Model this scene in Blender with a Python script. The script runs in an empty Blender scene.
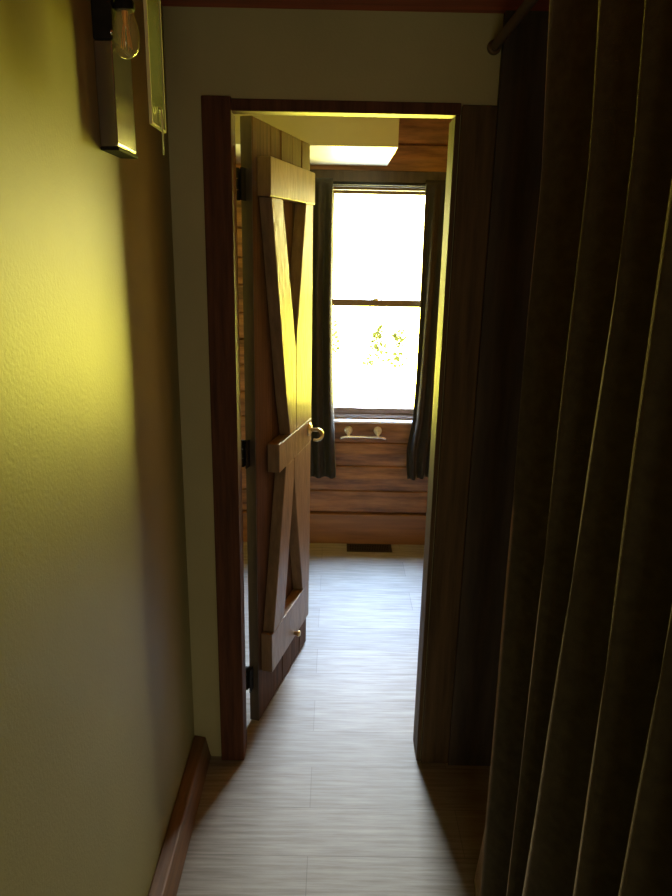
import bpy, bmesh, math, random
from mathutils import Vector, Matrix
random.seed(4)
S = bpy.context.scene
COL = S.collection
R = math.radians

# ---------------------------------------------------------------- camera
yaw, pitch, roll = R(0.25), R(16.0), R(1.15)
fw = Vector((math.sin(yaw)*math.cos(pitch), math.cos(yaw)*math.cos(pitch), -math.sin(pitch)))
r0 = Vector((math.cos(yaw), -math.sin(yaw), 0)); u0 = r0.cross(fw)
rr = math.cos(roll)*r0 + math.sin(roll)*u0
uu = -math.sin(roll)*r0 + math.cos(roll)*u0
cd = bpy.data.cameras.new('camera'); cam = bpy.data.objects.new('camera', cd); COL.objects.link(cam)
M = Matrix((rr, uu, -fw)).transposed().to_4x4(); M.translation = Vector((0, 0, 1.67))
cam.matrix_world = M
cd.sensor_fit = 'VERTICAL'; cd.sensor_height = 24; cd.lens = 692/896*24
cd.clip_start = 0.02; cd.clip_end = 300
S.camera = cam

# ---------------------------------------------------------------- world: bright sky over sunlit greenery
WORLD_STRENGTH = 60.0
w = bpy.data.worlds.new('world'); S.world = w; w.use_nodes = True
nt = w.node_tree; nt.nodes.clear()
tc = nt.nodes.new('ShaderNodeTexCoord'); sx = nt.nodes.new('ShaderNodeSeparateXYZ')
mr = nt.nodes.new('ShaderNodeMapRange'); mr.inputs['From Min'].default_value = -1.0; mr.inputs['From Max'].default_value = 1.0
rp = nt.nodes.new('ShaderNodeValToRGB'); bg = nt.nodes.new('ShaderNodeBackground'); ow = nt.nodes.new('ShaderNodeOutputWorld')
els = rp.color_ramp.elements
SKY = [(-1.0, (0.15, 0.19, 0.23)), (-0.66, (0.27, 0.31, 0.27)), (-0.46, (0.85, 0.78, 0.10)), (-0.25, (0.98, 0.90, 0.07)), (-0.07, (0.74, 0.66, 0.08)), (0.05, (0.50, 0.47, 0.24)),
       (0.35, (0.56, 0.51, 0.37)), (0.55, (0.46, 0.51, 0.56)), (0.80, (0.48, 0.66, 1.0)), (1.0, (0.9, 1.35, 2.1))]
for k, (z, c) in enumerate(SKY):
    q = (z+1.0)/2.0
    if k in (0, len(SKY)-1): e = els[0] if k == 0 else els[len(els)-1]
    else: e = els.new(q)
    e.position = q; e.color = (*c, 1)
nt.links.new(tc.outputs['Generated'], sx.inputs[0]); nt.links.new(sx.outputs['Z'], mr.inputs['Value'])
nt.links.new(mr.outputs[0], rp.inputs[0]); nt.links.new(rp.outputs[0], bg.inputs[0])
bg.inputs['Strength'].default_value = WORLD_STRENGTH; nt.links.new(bg.outputs[0], ow.inputs[0])

def area(name, loc, target, sx_, sy_, energy, color, portal=False):
    l = bpy.data.lights.new(name, 'AREA'); l.shape = 'RECTANGLE'; l.size = sx_; l.size_y = sy_
    l.energy = energy; l.color = color
    o = bpy.data.objects.new(name, l); COL.objects.link(o); o.location = loc
    o.rotation_euler = (Vector(target)-Vector(loc)).to_track_quat('-Z', 'Y').to_euler()
    if portal: l.cycles.is_portal = True
    return o
# portal in the far window (only guides sky light); soft daylight of the room behind the camera
area('window_portal', (0.2205, 3.87, 1.375), (0.2205, 0, 1.375), 0.57, 1.24, 1, (1, 1, 1), True)
area('rear_room_daylight', (0.25, -2.4, 0.95), (0.1, 2, 1.5), 0.9, 1.0, 5.5, (1.0, 0.87, 0.58))

S.view_settings.view_transform = 'Standard'; S.view_settings.look = 'None'
S.view_settings.exposure = 1.12; S.view_settings.gamma = 1.0; S.view_settings.use_curve_mapping = False
S.cycles.use_denoising = True
try: S.cycles.denoiser = 'OPENIMAGEDENOISE'
except Exception: pass
S.cycles.max_bounces = 10; S.cycles.diffuse_bounces = 6; S.cycles.glossy_bounces = 5; S.cycles.transparent_max_bounces = 16
S.cycles.sample_clamp_indirect = 12.0; S.cycles.caustics_reflective = False; S.cycles.caustics_refractive = False
S.cycles.use_adaptive_sampling = False

# ---------------------------------------------------------------- materials
def mat(name, base, rough=0.6, metal=0.0, spec=0.5, var=0.0, scale=8.0, stretch=(1, 1, 1), bump=0.0, bscale=60.0, bstretch=(1, 1, 1),
        dark=None, coat=0.0):
    m = bpy.data.materials.new(name); m.use_nodes = True; n = m.node_tree; b = n.nodes['Principled BSDF']
    b.inputs['Roughness'].default_value = rough; b.inputs['Metallic'].default_value = metal
    b.inputs['Specular IOR Level'].default_value = spec; b.inputs['Coat Weight'].default_value = coat
    b.inputs['Base Color'].default_value = (*base, 1)
    t = n.nodes.new('ShaderNodeTexCoord')
    if var or dark:
        mp = n.nodes.new('ShaderNodeMapping'); mp.inputs['Scale'].default_value = stretch
        nz = n.nodes.new('ShaderNodeTexNoise'); nz.inputs['Scale'].default_value = scale; nz.inputs['Detail'].default_value = 6
        nz.inputs['Roughness'].default_value = 0.62
        cr = n.nodes.new('ShaderNodeValToRGB'); e = cr.color_ramp.elements
        lo = dark if dark else tuple(c*(1-var) for c in base); hi = tuple(min(1, c*(1+var)) for c in base)
        e[0].position = 0.32; e[0].color = (*lo, 1); e[1].position = 0.68; e[1].color = (*hi, 1)
        n.links.new(t.outputs['Object'], mp.inputs[0]); n.links.new(mp.outputs[0], nz.inputs['Vector'])
        n.links.new(nz.outputs['Fac'], cr.inputs[0]); n.links.new(cr.outputs[0], b.inputs['Base Color'])
    if bump:
        mp2 = n.nodes.new('ShaderNodeMapping'); mp2.inputs['Scale'].default_value = bstretch
        nz2 = n.nodes.new('ShaderNodeTexNoise'); nz2.inputs['Scale'].default_value = bscale; nz2.inputs['Detail'].default_value = 4
        bp = n.nodes.new('ShaderNodeBump'); bp.inputs['Strength'].default_value = bump; bp.inputs['Distance'].default_value = 0.004
        n.links.new(t.outputs['Object'], mp2.inputs[0]); n.links.new(mp2.outputs[0], nz2.inputs['Vector'])
        n.links.new(nz2.outputs['Fac'], bp.inputs['Height']); n.links.new(bp.outputs[0], b.inputs['Normal'])
    return m

def floor_mat():
    m = bpy.data.materials.new('grey_plank_floor'); m.use_nodes = True; n = m.node_tree; b = n.nodes['Principled BSDF']
    t = n.nodes.new('ShaderNodeTexCoord')
    off = n.nodes.new('ShaderNodeMapping'); off.inputs['Location'].default_value = (0.82, 0.02, 0)
    bk = n.nodes.new('ShaderNodeTexBrick')
    bk.inputs['Scale'].default_value = 1.0; bk.inputs['Brick Width'].default_value = 1.22; bk.inputs['Row Height'].default_value = 0.178
    bk.inputs['Mortar Size'].default_value = 0.0014; bk.inputs['Mortar Smooth'].default_value = 0.3; bk.offset = 0.37
    bk.inputs['Color1'].default_value = (0.34, 0.32, 0.275, 1); bk.inputs['Color2'].default_value = (0.41, 0.385, 0.335, 1)
    bk.inputs['Mortar'].default_value = (0.25, 0.235, 0.21, 1)
    mp = n.nodes.new('ShaderNodeMapping'); mp.inputs['Scale'].default_value = (1.6, 26, 1)
    nz = n.nodes.new('ShaderNodeTexNoise'); nz.inputs['Scale'].default_value = 3.0; nz.inputs['Detail'].default_value = 7; nz.inputs['Roughness'].default_value = 0.65
    cr = n.nodes.new('ShaderNodeValToRGB'); e = cr.color_ramp.elements
    e[0].position = 0.35; e[0].color = (0.62, 0.60, 0.57, 1); e[1].position = 0.7; e[1].color = (1.1, 1.1, 1.1, 1)
    mx = n.nodes.new('ShaderNodeMix'); mx.data_type = 'RGBA'; mx.blend_type = 'MULTIPLY'; mx.inputs[0].default_value = 1.0
    L = n.links.new
    L(t.outputs['Object'], off.inputs[0]); L(off.outputs[0], bk.inputs['Vector'])
    L(t.outputs['Object'], mp.inputs[0]); L(mp.outputs[0], nz.inputs['Vector']); L(nz.outputs['Fac'], cr.inputs[0])
    L(bk.outputs['Color'], mx.inputs[6]); L(cr.outputs[0], mx.inputs[7]); L(mx.outputs[2], b.inputs['Base Color'])
    b.inputs['Roughness'].default_value = 0.58; b.inputs['Specular IOR Level'].default_value = 0.5
    ad = n.nodes.new('ShaderNodeMath'); ad.operation = 'MULTIPLY_ADD'; ad.inputs[1].default_value = -1.0
    L(bk.outputs['Fac'], ad.inputs[0]); L(nz.outputs['Fac'], ad.inputs[2])
    bp = n.nodes.new('ShaderNodeBump'); bp.inputs['Strength'].default_value = 0.35; bp.inputs['Distance'].default_value = 0.0015
    L(ad.outputs[0], bp.inputs['Height']); L(bp.outputs[0], b.inputs['Normal'])
    return m

def glass_mat(name, tint=(1, 1, 1), gloss=0.08, rough=0.02, fres=True, blend=0.25, film=None):
    m = bpy.data.materials.new(name); m.use_nodes = True; n = m.node_tree; n.nodes.clear()
    o = n.nodes.new('ShaderNodeOutputMaterial'); tr = n.nodes.new('ShaderNodeBsdfTransparent'); tr.inputs[0].default_value = (*tint, 1)
    gl = n.nodes.new('ShaderNodeBsdfGlossy'); gl.inputs['Roughness'].default_value = rough
    mx = n.nodes.new('ShaderNodeMixShader'); mx.inputs[0].default_value = gloss
    if fres:
        fr = n.nodes.new('ShaderNodeLayerWeight'); fr.inputs[0].default_value = 0.5
        pw = n.nodes.new('ShaderNodeMath'); pw.operation = 'POWER'; pw.inputs[1].default_value = 4.0
        ml = n.nodes.new('ShaderNodeMath'); ml.operation = 'MULTIPLY_ADD'; ml.inputs[1].default_value = blend*2.4; ml.inputs[2].default_value = 0.03
        n.links.new(fr.outputs['Facing'], pw.inputs[0]); n.links.new(pw.outputs[0], ml.inputs[0]); n.links.new(ml.outputs[0], mx.inputs[0])
    src = tr.outputs[0]
    if film:
        df = n.nodes.new('ShaderNodeBsdfDiffuse'); df.inputs[0].default_value = (*film[:3], 1); m2 = n.nodes.new('ShaderNodeMixShader'); m2.inputs[0].default_value = film[3]
        n.links.new(tr.outputs[0], m2.inputs[1]); n.links.new(df.outputs[0], m2.inputs[2]); src = m2.outputs[0]
    n.links.new(src, mx.inputs[1]); n.links.new(gl.outputs[0], mx.inputs[2]); n.links.new(mx.outputs[0], o.inputs[0])
    return m

M_ = dict(
    paint=mat('olive_sage_paint', (0.33, 0.295, 0.105), rough=0.52, spec=0.5, var=0.05, scale=3, bump=0.15, bscale=170),
    paint_light_lift=mat('olive_sage_paint_light_lift', (0.42, 0.39, 0.20), rough=0.6, var=0.05, scale=3, bump=0.15, bscale=150),  # same wall paint, lightened to stand in for light missing on the doorway wall
    ceil=mat('red_brown_ceiling_boards', (0.34, 0.065, 0.028), rough=0.5, var=0.35, scale=2.5, stretch=(1, 14, 1), bump=0.3, bscale=12, bstretch=(1, 12, 1)),
    casing=mat('red_brown_casing_wood', (0.095, 0.036, 0.016), rough=0.65, spec=0.2, var=0.4, scale=3.0, stretch=(16, 16, 1), bump=0.35, bscale=6, bstretch=(18, 18, 1)),
    casing2=mat('dark_brown_jamb_wood', (0.10, 0.062, 0.028), rough=0.65, spec=0.2, var=0.35, scale=3.0, stretch=(16, 16, 1), bump=0.3, bscale=6, bstretch=(18, 18, 1)),
    base=mat('oak_baseboard_wood', (0.20, 0.10, 0.04), rough=0.45, var=0.3, scale=3.0, stretch=(16, 1.2, 16), bump=0.2, bscale=6, bstretch=(16, 1, 16)),
    door=mat('rustic_door_planks', (0.10, 0.050, 0.026), rough=0.75, spec=0.2, var=0.35, scale=3.0, stretch=(18, 18, 1), bump=0.4, bscale=7, bstretch=(20, 20, 1)),
    brace=mat('weathered_brace_wood', (0.25, 0.16, 0.085), rough=0.42, spec=0.7, var=0.3, scale=6.0, stretch=(6, 6, 1.2), bump=0.5, bscale=22, bstretch=(3, 3, 1)),
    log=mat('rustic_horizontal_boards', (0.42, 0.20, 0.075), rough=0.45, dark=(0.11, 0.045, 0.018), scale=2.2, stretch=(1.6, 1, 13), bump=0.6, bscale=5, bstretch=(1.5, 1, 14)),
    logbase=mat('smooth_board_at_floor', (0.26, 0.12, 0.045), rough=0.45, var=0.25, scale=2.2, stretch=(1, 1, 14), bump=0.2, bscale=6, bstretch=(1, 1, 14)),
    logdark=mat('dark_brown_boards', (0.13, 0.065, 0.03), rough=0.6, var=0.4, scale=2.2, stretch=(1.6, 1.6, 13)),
    white=mat('white_panel', (0.50, 0.46, 0.36), rough=0.35, var=0.03, scale=4),
    winframe=mat('window_sash_wood', (0.12, 0.075, 0.04), rough=0.4, var=0.1, scale=5),
    sill=mat('white_sill_paint_post_glint', (0.8, 0.8, 0.8), rough=0.3, var=0.02, scale=5),
    chrome=mat('brushed_nickel', (0.78, 0.76, 0.72), rough=0.18, metal=1.0, var=0.03, scale=30),
    brass=mat('aged_brass', (0.62, 0.50, 0.28), rough=0.28, metal=1.0, var=0.1, scale=30),
    black=mat('black_iron', (0.014, 0.013, 0.012), rough=0.7, spec=0.15, var=0.3, scale=30, bump=0.1, bscale=80),
    plate=mat('dark_metal_plate', (0.34, 0.32, 0.26), rough=0.24, metal=0.9, var=0.1, scale=20),
    fabric=mat('dark_olive_brown_cloth', (0.062, 0.053, 0.032), rough=0.9, spec=0.2, var=0.2, scale=40, bump=0.3, bscale=500),
    wcurt=mat('charcoal_window_cloth', (0.030, 0.026, 0.020), rough=0.85, spec=0.25, var=0.15, scale=30, bump=0.25, bscale=300, bstretch=(1, 1, .3)),
    rod=mat('turned_wooden_rod', (0.14, 0.08, 0.04), rough=0.5, var=0.3, scale=4, stretch=(8, 1, 8)),
    closet=mat('dark_closet_boards', (0.06, 0.042, 0.026), rough=0.7, var=0.3, scale=4, stretch=(10, 10, 1)),
    register=mat('brown_metal_register', (0.035, 0.022, 0.014), rough=0.4, metal=0.5, var=0.2, scale=30),
    pane=glass_mat('window_glass'), bulb=glass_mat('clear_bulb_glass', (0.93, 0.86, 0.66), rough=0.06, blend=0.13, film=(0.95, 0.85, 0.5, 0.24)),
    green=glass_mat('lit_film_green_glass', (0.80, 0.85, 0.74), rough=0.15, blend=0.3, film=(0.55, 0.60, 0.45, 0.35)),  # pale diffuse film added so the pane looks lit by the window
    palem=mat('pale_thin_frame', (0.72, 0.70, 0.42), rough=0.3, var=0.05, scale=10),
    fil=mat('copper_filament', (0.85, 0.40, 0.16), rough=0.4, metal=0.6, var=0.05, scale=10),
    ceram=mat('pale_pink_cord', (0.65, 0.50, 0.42), rough=0.5, var=0.05, scale=20),
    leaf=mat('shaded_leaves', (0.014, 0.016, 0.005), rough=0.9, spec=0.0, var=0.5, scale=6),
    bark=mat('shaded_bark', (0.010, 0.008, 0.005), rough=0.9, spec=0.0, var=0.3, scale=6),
    floor=floor_mat())

for k_, sh in (('fabric', 1.0), ('wcurt', 0.4)):
    b_ = M_[k_].node_tree.nodes['Principled BSDF']; b_.inputs['Sheen Weight'].default_value = sh; b_.inputs['Sheen Roughness'].default_value = 0.25; b_.inputs['Sheen Tint'].default_value = (1, 0.85, 0.6, 1)

# ---------------------------------------------------------------- mesh helpers
def box(bm, x0, x1, y0, y1, z0, z1):
    v = [bm.verts.new(p) for p in ((x0,y0,z0),(x1,y0,z0),(x1,y1,z0),(x0,y1,z0),(x0,y0,z1),(x1,y0,z1),(x1,y1,z1),(x0,y1,z1))]
    for f in ((0,3,2,1),(4,5,6,7),(0,1,5,4),(1,2,6,5),(2,3,7,6),(3,0,4,7)): bm.faces.new([v[i] for i in f])
def prism(bm, pts, y0, y1):            # polygon in x,z pushed from y0 to y1
    a = [bm.verts.new((x, y0, z)) for x, z in pts]; b = [bm.verts.new((x, y1, z)) for x, z in pts]; n = len(pts)
    bm.faces.new(a); bm.faces.new(b[::-1])
    for i in range(n): bm.faces.new((a[i], b[i], b[(i+1) % n], a[(i+1) % n]))
def tube(bm, pts, rad, seg=14, cap=True):
    pts = [Vector(p) for p in pts]; rings = []
    rads = rad if isinstance(rad, (list, tuple)) else [rad]*len(pts)
    up = None
    for i, p in enumerate(pts):
        t = (pts[min(i+1, len(pts)-1)] - pts[max(i-1, 0)]).normalized()
        if up is None: up = Vector((0, 0, 1)) if abs(t.z) < 0.9 else Vector((1, 0, 0))
        a = t.cross(up).normalized(); b_ = a.cross(t).normalized(); up = b_
        rings.append([bm.verts.new(p + rads[i]*(math.cos(2*math.pi*k/seg)*a + math.sin(2*math.pi*k/seg)*b_)) for k in range(seg)])
    for i in range(len(rings)-1):
        for k in range(seg): bm.faces.new((rings[i][k], rings[i][(k+1) % seg], rings[i+1][(k+1) % seg], rings[i+1][k]))
    if cap: bm.faces.new(rings[0][::-1]); bm.faces.new(rings[-1])
def lathe(bm, c, prof, seg=28, axis=Vector((0, 0, 1))):
    q = Vector((0, 0, 1)).rotation_difference(axis); c = Vector(c); rings = []
    for r, h in prof:
        rings.append([bm.verts.new(c + q @ Vector((max(r, 1e-4)*math.cos(2*math.pi*k/seg), max(r, 1e-4)*math.sin(2*math.pi*k/seg), h))) for k in range(seg)])
    for i in range(len(rings)-1):
        for k in range(seg): bm.faces.new((rings[i][k], rings[i][(k+1) % seg], rings[i+1][(k+1) % seg], rings[i+1][k]))
def obj(name, bm, m, parent=None, bevel=0.0, smooth=False, shift=None):
    bmesh.ops.recalc_face_normals(bm, faces=bm.faces)
    if shift is not None: bmesh.ops.translate(bm, verts=bm.verts, vec=-Vector(shift))
    me = bpy.data.meshes.new(name); bm.to_mesh(me); bm.free(); me.materials.append(M_[m] if isinstance(m, str) else m)
    if smooth:
        for p in me.polygons: p.use_smooth = True
    o = bpy.data.objects.new(name, me); COL.objects.link(o)
    if parent: o.parent = parent
    if bevel:
        b = o.modifiers.new('bevel', 'BEVEL'); b.width = bevel; b.segments = 2; b.limit_method = 'ANGLE'
    return o
def boxes(*bs):
    bm = bmesh.new()
    for b in bs: box(bm, *b)
    return bm
def thing(name, label, cat, loc=(0, 0, 0), rotz=0, group=None):
    o = bpy.data.objects.new(name, None); COL.objects.link(o); o.empty_display_size = 0.05
    o.location = loc; o.rotation_euler = (0, 0, rotz); o['label'] = label; o['category'] = cat
    if group: o['group'] = group
    return o
def tag(o, label, cat, group=None):
    o['label'] = label; o['category'] = cat
    if group: o['group'] = group
    return o
def struct(name, bm, m, label=None, bevel=0.0):
    o = obj(name, bm, m, bevel=bevel); o['kind'] = 'structure'
    if label: o['label'] = label
    return o

# ---------------------------------------------------------------- structure
YD = 1.98                                   # face of the wall with the door
struct('floor', boxes((-1.35, 1.05, -2.5, 3.86, -0.06, 0.0)), 'floor', 'grey wood-look plank floor running from the hall through the doorway')
struct('wall_left', boxes((-0.55, -0.45, -2.5, YD, 0, 2.25)), 'paint', 'olive painted wall left of the hall, catching yellow light')
# wall around the doorway
struct('wall_middle', boxes((-1.35, -0.30, YD, 2.04, 0, 2.45), (0.315, 0.410, YD, 2.04, 0, 2.45), (-0.30, 0.315, YD, 2.04, 2.032, 2.45)),
       'paint_light_lift', 'olive painted wall around the doorway')
struct('wall_right', boxes((1.05, 1.12, -2.5, 3.86, 0, 2.45)), 'closet', 'dark wall at the back of the closet')
struct('wall_closet', boxes((0.410, 1.05, 1.955, 2.04, 0, 2.45)), 'closet', 'dark end wall of the closet behind the curtain')
struct('wall_rear', boxes((-0.55, 1.12, -2.6, -2.5, 0, 2.25)), 'paint_light_lift')
struct('ceiling', boxes((-0.55, 1.12, -2.6, YD, 2.25, 2.30)), 'ceil', 'dark red wooden ceiling of the hall')
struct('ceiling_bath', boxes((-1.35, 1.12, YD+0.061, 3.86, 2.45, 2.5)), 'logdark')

# baseboard on the left wall, a thick oak board
bm = bmesh.new(); prism(bm, [(-0.45, 0), (-0.395, 0), (-0.412, 0.078), (-0.45, 0.085)], -2.5, YD)
struct('baseboard_left', bm, 'base', 'chunky oak baseboard under the olive left wall', bevel=0.004)

# door casing, jambs and header stop
struct('trim_1', boxes((-0.358, -0.281, YD-0.020, YD, 0, 2.045)), 'casing', 'red-brown wooden casing left of the doorway', bevel=0.003)
struct('trim_2', boxes((0.318, 0.410, YD-0.016, YD, 0, 2.036)), 'casing2', 'dark brown wooden casing right of the doorway', bevel=0.003)
struct('trim_3', boxes((-0.30, -0.281, YD, 2.04, 0, 2.0115), (-0.32, -0.304, 2.04, 2.13, 0, 2.05)), 'casing', 'left jamb of the doorway', bevel=0.002)
struct('trim_4', boxes((0.303, 0.316, YD-0.006, 2.078, 0, 2.0115)), 'casing2', 'right jamb of the doorway, its inner face lit by the window', bevel=0.002)
struct('trim_5', boxes((-0.30, 0.316, YD-0.010, 2.022, 2.012, 2.041)), 'casing', 'dark head of the doorway frame', bevel=0.002)

# far wall of rustic horizontal boards with the window opening
WX0, WX1, WZ0, WZ1, YF = -0.055, 0.496, 0.775, 1.985, 3.80
bm = bmesh.new()
zs = [0.19, 0.325, 0.475, 0.615, 0.76, 0.90, 1.05, 1.19, 1.335, 1.48, 1.62, 1.77, 1.91, 2.05, 2.19, 2.33, 2.45]
for i in range(len(zs)-1):
    a, b = zs[i], zs[i+1]; d = random.uniform(-0.007, 0.004)
    def seg(x0, x1):
        if x1-x0 < 0.01: return
        c = 0.007
        prof = [(YF+0.06, a), (YF+d+c, a+0.001), (YF+d, a+c), (YF+d-0.004, (a+b)/2), (YF+d, b-c), (YF+d+c, b-0.001), (YF+0.06, b)]
        v0 = [bm.verts.new((x0, y, z)) for y, z in prof]; v1 = [bm.verts.new((x1, y, z)) for y, z in prof]; n = len(prof)
        bm.faces.new(v0); bm.faces.new(v1[::-1])
        for k in range(n): bm.faces.new((v0[k], v1[k], v1[(k+1) % n], v0[(k+1) % n]))
    if b <= WZ0+0.03 or a >= WZ1: seg(-1.35, 1.05)
    else: seg(-1.35, WX0); seg(WX1, 1.05)
struct('wall_far', bm, 'log', 'rustic brown horizontal board wall around the window')
struct('wall_outer', boxes((-1.35, WX0, 3.86, 3.90, 0, 2.5), (WX1, 1.12, 3.86, 3.90, 0, 2.5), (WX0, WX1, 3.86, 3.90, 0, WZ0), (WX0, WX1, 3.86, 3.90, WZ1, 2.5)), 'closet')
struct('baseboard_far', boxes((-1.35, 1.05, 3.775, 3.86, 0, 0.185)), 'logbase', 'smooth brown board along the floor below the window', bevel=0.004)
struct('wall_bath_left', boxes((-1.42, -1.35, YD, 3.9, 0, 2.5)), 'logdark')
struct('wall_bath_right', boxes((0.72, 0.78, 2.04, 3.80, 0, 2.45)), 'log')
# pale boxed bulkhead over the window's left part
struct('ceiling_bulkhead', boxes((-1.35, 0.247, 3.105, 3.79, 2.082, 2.45)), 'white', 'pale boxed bulkhead below the ceiling, left above the window', bevel=0.003)

# window: frame, two sashes, panes, lock, sill, head casing
W = bpy.data.objects.new('window_1', None); COL.objects.link(W); W['kind'] = 'structure'; W['label'] = 'tall double-hung window glowing white at the end of the room'
W.location = ((WX0+WX1)/2, 3.83, WZ0)
def wobj(name, bm, m, p=None, **k): return obj(name, bm, m, p or W, shift=W.location if not p else W.location, **k)
x0, x1 = WX0, WX1
wobj('window_frame', boxes((x0, x0+0.022, 3.79, 3.87, WZ0, WZ1), (x1-0.022, x1, 3.79, 3.87, WZ0, WZ1), (x0+.022, x1-.022, 3.79, 3.87, WZ1-0.018, WZ1), (x0+.022, x1-.022, 3.79, 3.87, WZ0-0.012, WZ0+0.006)), 'winframe', bevel=0.002)
wobj('head_casing', boxes((x0-0.09, x1+0.09, 3.772, 3.793, WZ1-0.004, WZ1+0.075)), 'closet', bevel=0.003)
wobj('side_casing', boxes((x0-0.075, x0+0.004, 3.772, 3.793, WZ0-0.03, WZ1-0.004)), 'logbase', bevel=0.003)
wobj('side_casing', boxes((x1-0.004, x1+0.075, 3.772, 3.793, WZ0-0.03, WZ1-0.004)), 'logbase', bevel=0.003)
wobj('sill', boxes((x0-0.02, x1+0.02, 3.745, 3.80, WZ0-0.034, WZ0-0.020)), 'sill', bevel=0.003)
def sash(name, y0, y1, z0, z1, bot, top):
    a, b = x0+0.022, x1-0.022; wd = 0.016
    s = wobj(name, boxes((a, a+wd, y0, y1, z0, z1), (b-wd, b, y0, y1, z0, z1), (a+wd, b-wd, y0, y1, z0, z0+bot), (a+wd, b-wd, y0, y1, z1-top, z1)), 'winframe', bevel=0.002)
    g = obj('pane', boxes((a+wd, b-wd, (y0+y1)/2-0.002, (y0+y1)/2+0.002, z0+bot, z1-top)), 'pane', s, shift=W.location)
    return s
sash('upper_sash', 3.835, 3.862, 1.380, WZ1-0.018, 0.036, 0.016)
ls = sash('lower_sash', 3.803, 3.830, WZ0+0.006, 1.414, 0.036, 0.036)
bm = bmesh.new(); lathe(bm, (0.215, 3.816, 1.412), [(0.0, 0.016), (0.010, 0.015), (0.018, 0.008), (0.020, 0.0)])
obj('sash_lock', bm, 'chrome', ls, smooth=True, shift=W.location)

# ---------------------------------------------------------------- plank door standing open
D = bpy.data.objects.new('door_1', None); COL.objects.link(D); D['kind'] = 'structure'
D['label'] = 'open rustic plank door with V-shaped braces'
D.location = (-0.250, 2.161, 0.008); D.rotation_euler = (0, 0, math.atan2(0.965, 0.263))
ZT = 2.026
seams = [0, 0.155, 0.25, 0.365, 0.465, 0.560]
for i in range(5):
    d = 0.0015*(i % 2)
    p = obj('plank', boxes((seams[i]+0.0012, seams[i+1]-0.0012, d, 0.034+d, 0, ZT)), 'door', D, bevel=0.0035)
obj('shaded_hinge_edge', boxes((-0.004, 0.001, 0.001, 0.035, 0, ZT-0.002)), 'closet', D)  # dark facing strip: shade on the hinge edge put into its colour
T = -0.042
def brace(name, pts, t=T, m='brace'):
    bm = bmesh.new(); prism(bm, pts, t, -0.0006); return obj(name, bm, m, D, bevel=0.0025)
brace('top_rail', [(0.034, 1.811), (0.482, 1.814), (0.482, 1.920), (0.034, 1.922)], T-0.002)
brace('diagonal_brace', [(0.045, 1.809), (0.146, 1.810), (0.279, 1.330), (0.290, 1.026), (0.222, 1.024), (0.180, 1.170)])
brace('diagonal_brace', [(0.385, 1.8125), (0.466, 1.813), (0.470, 1.034), (0.292, 1.027), (0.281, 1.330)])
brace('middle_rail', [(0.100, 0.924), (0.466, 0.946), (0.466, 1.036), (0.100, 1.025)], T-0.002)
brace('diagonal_brace', [(0.176, 0.927), (0.264, 0.932), (0.264, 0.855), (0.153, 0.346), (0.040, 0.346)])
brace('diagonal_brace', [(0.266, 0.933), (0.464, 0.944), (0.460, 0.346), (0.375, 0.346), (0.266, 0.855)])
brace('bottom_rail', [(0.022, 0.193), (0.456, 0.193), (0.456, 0.345), (0.022, 0.345)])
# handle: rose, stem and a lever curling back on itself
hb = (0.435, -0.0435, 0.998)
bm = bmesh.new(); lathe(bm, hb, [(0.0, 0.008), (0.018, 0.008), (0.024, 0.004), (0.025, 0.0), (0, 0)], axis=Vector((0, -1, 0)))
h = obj('door_handle', bm, 'brass', D, smooth=True)
bm = bmesh.new(); pts = [Vector(hb)+Vector((0, -0.004-0.028*t, 0)) for t in (0, .5, 1)]
for k in range(11):
    a = math.pi*k/10*1.15
    pts.append(Vector(hb)+Vector((-0.020*k/10, -0.034-0.022*math.sin(a), -0.017+0.019*math.cos(a))))
tube(bm, pts, [0.0075]*3+[0.0075-0.00025*k for k in range(11)])
obj('lever', bm, 'brass', h, smooth=True)
bm = bmesh.new(); lathe(bm, (0.272, -0.042, 0.212), [(0.007, 0), (0.007, 0.010), (0.011, 0.012), (0.012, 0.019), (0.008, 0.024), (0, 0.025)], axis=Vector((0, -1, 0)))
obj('door_bumper', bm, 'brass', D, smooth=True)
for z in (0.18, 1.02, 1.84):
    bm = bmesh.new(); box(bm, -0.036, -0.0045, 0.020, 0.0235, z-0.045, z+0.045)
    for k in range(3): tube(bm, [(-0.017, 0.041, z-0.045+0.031*k), (-0.017, 0.041, z-0.045+0.031*k+0.028)], 0.0065, 12)
    box(bm, -0.017, -0.0045, 0.0345, 0.0385, z-0.043, z+0.043)
    obj('hinge', bm, 'black', D)

# ---------------------------------------------------------------- window curtains on their rod
RZ, RY = 1.992, 3.715
bm = bmesh.new(); tube(bm, [(-0.22, RY, RZ), (0.665, RY, RZ)], 0.008)
rodw = obj('curtain_rod', bm, 'black', None, smooth=True); tag(rodw, 'thin dark curtain rod across the top of the bright window', 'curtain rod')
for x in (-0.24, 0.675):
    bm = bmesh.new(); lathe(bm, (x, RY, RZ), [(0, -0.018), (0.012, -0.012), (0.017, 0), (0.012, 0.012), (0, 0.018)], axis=Vector((1, 0, 0))); obj('finial', bm, 'black', rodw, smooth=True)
for x in (-0.185, 0.635):
    bm = bmesh.new(); tube(bm, [(x, RY+0.006, RZ-0.004), (x, 3.772, RZ-0.004)], 0.005); box(bm, x-0.012, x+0.012, 3.768, 3.775, RZ-0.03, RZ+0.02); obj('bracket', bm, 'black', rodw)
def lerp(tab, z):
    for (za, va), (zb, vb) in zip(tab, tab[1:]):
        if za >= z >= zb: return va+(vb-va)*(za-z)/(za-zb)
    return tab[-1][1]
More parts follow.
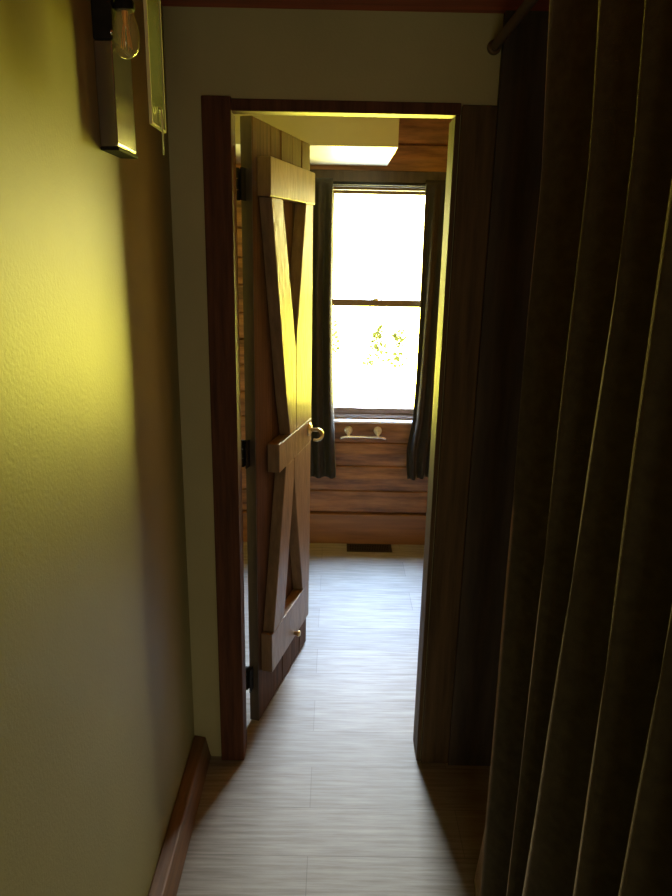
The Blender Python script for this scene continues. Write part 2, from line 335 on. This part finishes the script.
def window_curtain(name, left, right, folds, zb, label, zsk=0.0):
    bm = bmesh.new(); NZ, NX = 60, folds*12; grid = []
    for j in range(NZ+1):
        row = []
        for i in range(NX+1):
            s = i/NX; zbot = zb + zsk*s
            z = RZ+0.022 + (zbot-RZ-0.022)*j/NZ
            a, b = lerp(left, z), lerp(right, z)
            am = 0.0125 + 0.006*min(1, max(0, (RZ-z-0.03)/0.4))
            y = RY + am*math.sin(2*math.pi*folds*s + 0.6*math.sin(z*2)) + 0.003*math.sin(9*s+5*z)
            if z > RZ-0.012: y = RY - 0.0115 if i % 2 == 0 else RY-0.013
            row.append(bm.verts.new((a+(b-a)*s, y, z)))
        grid.append(row)
    for j in range(NZ):
        for i in range(NX): bm.faces.new((grid[j][i], grid[j][i+1], grid[j+1][i+1], grid[j+1][i]))
    o = obj(name, bm, 'wcurt', None, smooth=True)
    s = o.modifiers.new('solid', 'SOLIDIFY'); s.thickness = 0.003; s.offset = 0
    return tag(o, label, 'curtain')
window_curtain('window_curtain', [(2.1, -0.20), (1.2, -0.20), (0.4, -0.20)], [(2.1, -0.026), (1.4, -0.022), (0.9, -0.005), (0.4, 0.020)], 3, 0.43,
               'charcoal curtain hanging left of the window, beside the open door')
window_curtain('window_curtain', [(2.1, 0.439), (1.4, 0.447), (1.0, 0.445), (0.77, 0.437), (0.60, 0.413), (0.5, 0.416), (0.40, 0.43)],
               [(2.1, 0.63), (1.2, 0.60), (0.7, 0.59), (0.4, 0.565)], 3, 0.425, 'charcoal curtain hanging right of the window, drawn inward at its foot', 0.02)

# ---------------------------------------------------------------- towel bar under the window
tb = thing('towel_bar', 'short shiny metal towel bar on the boards below the window', 'towel bar', (0.167, 3.79, 0.673))
def loc(bmf, name, m, base, parent, **k):
    return obj(name, bmf, m, parent, shift=base, **k)
for x in (0.085, 0.250):
    bm = bmesh.new(); lathe(bm, (x, 3.797, 0.690), [(0.0, 0.034), (0.016, 0.033), (0.021, 0.028), (0.023, 0.006), (0.025, 0), (0, 0)], axis=Vector((0, -1, 0)))
    tube(bm, [(x, 3.765, 0.690), (x, 3.752, 0.682), (x, 3.748, 0.668), (x, 3.748, 0.660)], 0.008)
    loc(bm, 'post', 'sill', tb.location, tb, smooth=True)  # white colour stands in for window reflections on the metal posts
bm = bmesh.new(); tube(bm, [(0.035, 3.750, 0.648), (0.045, 3.748, 0.655), (0.065, 3.747, 0.661), (0.167, 3.746, 0.663), (0.270, 3.747, 0.661), (0.290, 3.748, 0.655), (0.298, 3.750, 0.648)], 0.0075)
loc(bm, 'bar', 'chrome', tb.location, tb, smooth=True)

# ---------------------------------------------------------------- floor register
fr = thing('floor_register', 'dark brown metal floor vent set in the grey floor below the window', 'floor vent', (0.221, 3.716, 0.0))
X0, X1, Y0, Y1 = 0.090, 0.352, 3.665, 3.768
loc(boxes((X0, X1, Y0, Y0+0.014, 0, 0.005), (X0, X1, Y1-0.014, Y1, 0, 0.005), (X0, X0+0.014, Y0+.014, Y1-.014, 0, 0.005), (X1-0.014, X1, Y0+.014, Y1-.014, 0, 0.005)), 'frame', 'register', fr.location, fr, bevel=0.001)
bs = []
for k in range(24):
    x = X0+0.018+k*(X1-X0-0.036)/23.0; bs.append((x-0.0022, x+0.0022, Y0+0.014, Y1-0.014, 0.0005, 0.004))
bs.append((X0+.014, X1-.014, (Y0+Y1)/2-0.004, (Y0+Y1)/2+0.004, 0.0005, 0.0042))
loc(boxes(*bs), 'grille', 'register', fr.location, fr)
loc(boxes((X0+.014, X1-.014, Y0+.014, Y1-.014, 0.0, 0.0006)), 'duct_shade_sheet', 'black', fr.location, fr)  # black sheet paints the darkness of the duct below the slats

# ---------------------------------------------------------------- wall sconce, left wall
sc = thing('wall_sconce', 'black wall light with a clear bulb high on the left olive wall', 'wall light', (-0.45, 1.455, 1.85))
B = sc.location
bm = bmesh.new(); prism(bm, [(-0.45, 1.848), (-0.420, 1.848), (-0.416, 1.853), (-0.416, 2.028), (-0.45, 2.028)], 1.412, 1.535)
loc(bm, 'backplate', 'plate', B, sc, bevel=0.002)
loc(boxes((-0.4495, -0.414, 1.409, 1.538, 1.842, 1.8478)), 'lower_cap', 'black', B, sc, bevel=0.001)
loc(boxes((-0.4495, -0.413, 1.410, 1.537, 2.0285, 2.24)), 'housing', 'black', B, sc, bevel=0.002)
bx, by = -0.394, 1.428; BD = -0.016
bm = bmesh.new(); tube(bm, [(-0.413, by, 2.185), (-0.398, by, 2.187), (bx, by, 2.180), (bx, by, 2.098)], 0.0055)
loc(bm, 'arm', 'ceram', B, sc, smooth=True)
bm = bmesh.new(); lathe(bm, (bx, by, 2.096+BD), [(0, 0.022), (0.008, 0.022), (0.015, 0.018), (0.018, 0.012), (0.0185, 0.002), (0.017, 0.0), (0.0, 0.0)])
loc(bm, 'socket', 'black', B, sc, smooth=True)
prof = [(0.0150, 0.0), (0.0165, -0.008), (0.0205, -0.018), (0.0235, -0.031), (0.0246, -0.044), (0.0232, -0.058), (0.0185, -0.069), (0.011, -0.0765), (0.0, -0.079)]
bm = bmesh.new(); lathe(bm, (bx, by, 2.0955+BD), prof, 32)
bulb = loc(bm, 'bulb', 'bulb', B, sc, smooth=True)
sub = bulb.modifiers.new('sub', 'SUBSURF'); sub.levels = 1; sub.render_levels = 2
bm = bmesh.new()
tube(bm, [(bx, by, 2.095+BD), (bx, by, 2.072+BD)], [0.006, 0.003], 10)
for k in range(6):
    a = k*math.pi/3; b2 = a+0.5
    tube(bm, [(bx+0.004*math.cos(a), by+0.004*math.sin(a), 2.074+BD), (bx+0.010*math.cos(b2), by+0.010*math.sin(b2), 2.034+BD)], 0.0009, 6)
loc(bm, 'filament', 'fil', B, sc)
bm = bmesh.new(); lathe(bm, (-0.4125, 1.40, 2.037), [(0, 0.004), (0.004, 0.003), (0.0045, 0)], 12, Vector((1, 0, 0)))
loc(bm, 'screw', 'chrome', B, sc, smooth=True)

# clear glass front plate held out from the wall, opposite the backplate
ya, yb, za, zb, xg = 1.391, 1.498, 1.886, 2.235, -0.347
t = 0.004
g = loc(boxes((xg-0.0015, xg+0.0015, ya+t, yb-t, za+t, zb-t)), 'glass_plate', 'green', B, sc)
loc(boxes((xg-0.003, xg+0.003, ya, ya+t, za, zb), (xg-0.003, xg+0.003, yb-t, yb, za, zb), (xg-0.003, xg+0.003, ya+t, yb-t, za, za+t), (xg-0.003, xg+0.003, ya+t, yb-t, zb-t, zb)), 'edge_frame', 'palem', B, g)
bm = bmesh.new(); tube(bm, [(-0.413, 1.46, 2.215), (xg-0.003, 1.46, 2.215)], 0.005, 10); loc(bm, 'bracket', 'black', B, sc, smooth=True)
bm = bmesh.new(); tube(bm, [(xg+0.005, 1.457, 1.842), (xg+0.005, 1.457, 1.921), (xg, 1.457, 1.925)], 0.0016, 8)
loc(bm, 'pull_rod', 'palem', B, sc, smooth=True)

# ---------------------------------------------------------------- closet rod and curtain on the right
bm = bmesh.new(); tube(bm, [(0.391, 1.978, 2.173), (0.402, -1.2, 2.173)], 0.0115, 18)
rc = obj('closet_rod', bm, 'rod', None, smooth=True); tag(rc, 'brown wooden closet rod running from above the doorway casing toward the camera', 'closet rod')
bm = bmesh.new(); lathe(bm, (0.391, 1.979, 2.173), [(0, 0.012), (0.015, 0.011), (0.017, 0.008), (0.018, 0), (0, 0)], axis=Vector((0, -1, 0)))
obj('rod_socket', bm, 'rod', rc, smooth=True)

# fold ridges (toward the hall) as (y at top, y at foot)
ridges = [(1.455, 1.38), (1.188, 1.185), (1.015, 1.115), (0.880, 0.860), (0.715, 0.755), (0.590, 0.60), (0.455, 0.47), (0.32, 0.33), (0.18, 0.20), (0.04, 0.05)]
depth = [0.115, 0.10, 0.09, 0.10, 0.09, 0.085, 0.08, 0.08, 0.08]
bm = bmesh.new(); NZ = 60; NS = 28; grid = []; ZC0, ZC1 = 2.150, 0.012
for j in range(NZ+1):
    f_ = j/NZ; z = ZC0+(ZC1-ZC0)*f_; row = []
    top = min(1, max(0, (2.165-z)/0.35)); k_ = 0.25+0.75*top
    yr = [a+(b-a)*max(0, f_-0.25)/0.75 for a, b in ridges]
    wob = 0.004*math.sin(3.1*z)+0.002*math.sin(8*z)
    # free leading edge beyond the first ridge
    yl = yr[0]+0.012+0.110*f_**3
    for i in range(10):
        s = i/10
        row.append(bm.verts.new((0.383+0.017*top+(0.045*k_)*(1-0.75*f_**3)*(1-s)**1.5+wob*0.5, yl+(yr[0]-yl)*s, z)))
    for q in range(len(yr)-1):
        for i in range(NS):
            s = i/NS; si = math.sin(math.pi*s); v = (math.sqrt(si*si+0.012)-math.sqrt(0.012))/(math.sqrt(1.012)-math.sqrt(0.012))
            y = yr[q]+(yr[q+1]-yr[q])*(s + 0.10*math.sin(2*math.pi*s))
            row.append(bm.verts.new((0.383+0.017*top+depth[q]*k_*v + wob*(1 if q % 2 else -1)*(0.5), y + 0.004*math.sin(2.3*z+q), z)))
    row.append(bm.verts.new((0.40, yr[-1], z)))
    grid.append(row)
for j in range(NZ):
    for i in range(len(grid[0])-1): bm.faces.new((grid[j][i], grid[j][i+1], grid[j+1][i+1], grid[j+1][i]))
cc = obj('closet_curtain', bm, 'fabric', None, smooth=True)
s = cc.modifiers.new('solid', 'SOLIDIFY'); s.thickness = 0.003; s.offset = 0
for k, yy in enumerate([1.44, 1.19, 1.02, 0.88, 0.72, 0.59, 0.46, 0.32, 0.18, 0.05]):
    bm = bmesh.new(); tube(bm, [(0.3975+0.0195*math.cos(a*math.pi/8), yy, 2.171+0.0195*math.sin(a*math.pi/8)) for a in range(17)], 0.0018, 8, cap=False); obj('ring', bm, 'black', cc, smooth=True)
tag(cc, 'dark heavy pleated cloth curtain hanging from the closet rod on the right', 'curtain')

# ---------------------------------------------------------------- shrubs outside the window
def shrub(x, y, z0, h, r, n, label, seed):
    rnd = random.Random(seed)
    t = thing('shrub', label, 'shrub', (x, y, z0), 0, 'shrubs outside the window')
    bm = bmesh.new(); tube(bm, [(0, 0, 0), (0.03, 0, h*0.5), (0, 0.02, h*0.9)], [0.012, 0.009, 0.004], 8)
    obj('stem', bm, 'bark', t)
    bm = bmesh.new()
    for k in range(n):
        f_ = rnd.random(); zz = h*(0.70+0.30*f_); rr_ = r*math.sqrt(rnd.random())*(1.1-0.8*f_); a = rnd.uniform(0, 6.28)
        c = Vector((rr_*math.cos(a), rr_*math.sin(a), zz)); L = rnd.uniform(0.05, 0.10)
        d = Vector((rnd.uniform(-1, 1), rnd.uniform(-1, 1), rnd.uniform(-0.3, 1))).normalized(); e_ = d.cross(Vector((rnd.random(), rnd.random(), .3))).normalized()
        v = [bm.verts.new(c), bm.verts.new(c+d*L*0.5+e_*L*0.28), bm.verts.new(c+d*L), bm.verts.new(c+d*L*0.5-e_*L*0.28)]
        bm.faces.new(v)
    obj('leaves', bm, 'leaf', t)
shrub(0.55, 9.0, -1.0, 1.72, 0.14, 110, 'narrow pale green shrub seen through the middle of the lower window pane', 1)
shrub(0.86, 9.3, -1.0, 1.66, 0.12, 70, 'thin leafy shrub seen right of the middle of the lower window pane', 2)
shrub(-0.05, 9.2, -1.0, 1.76, 0.12, 70, 'thin leafy shrub seen through the left side of the lower window pane', 3)
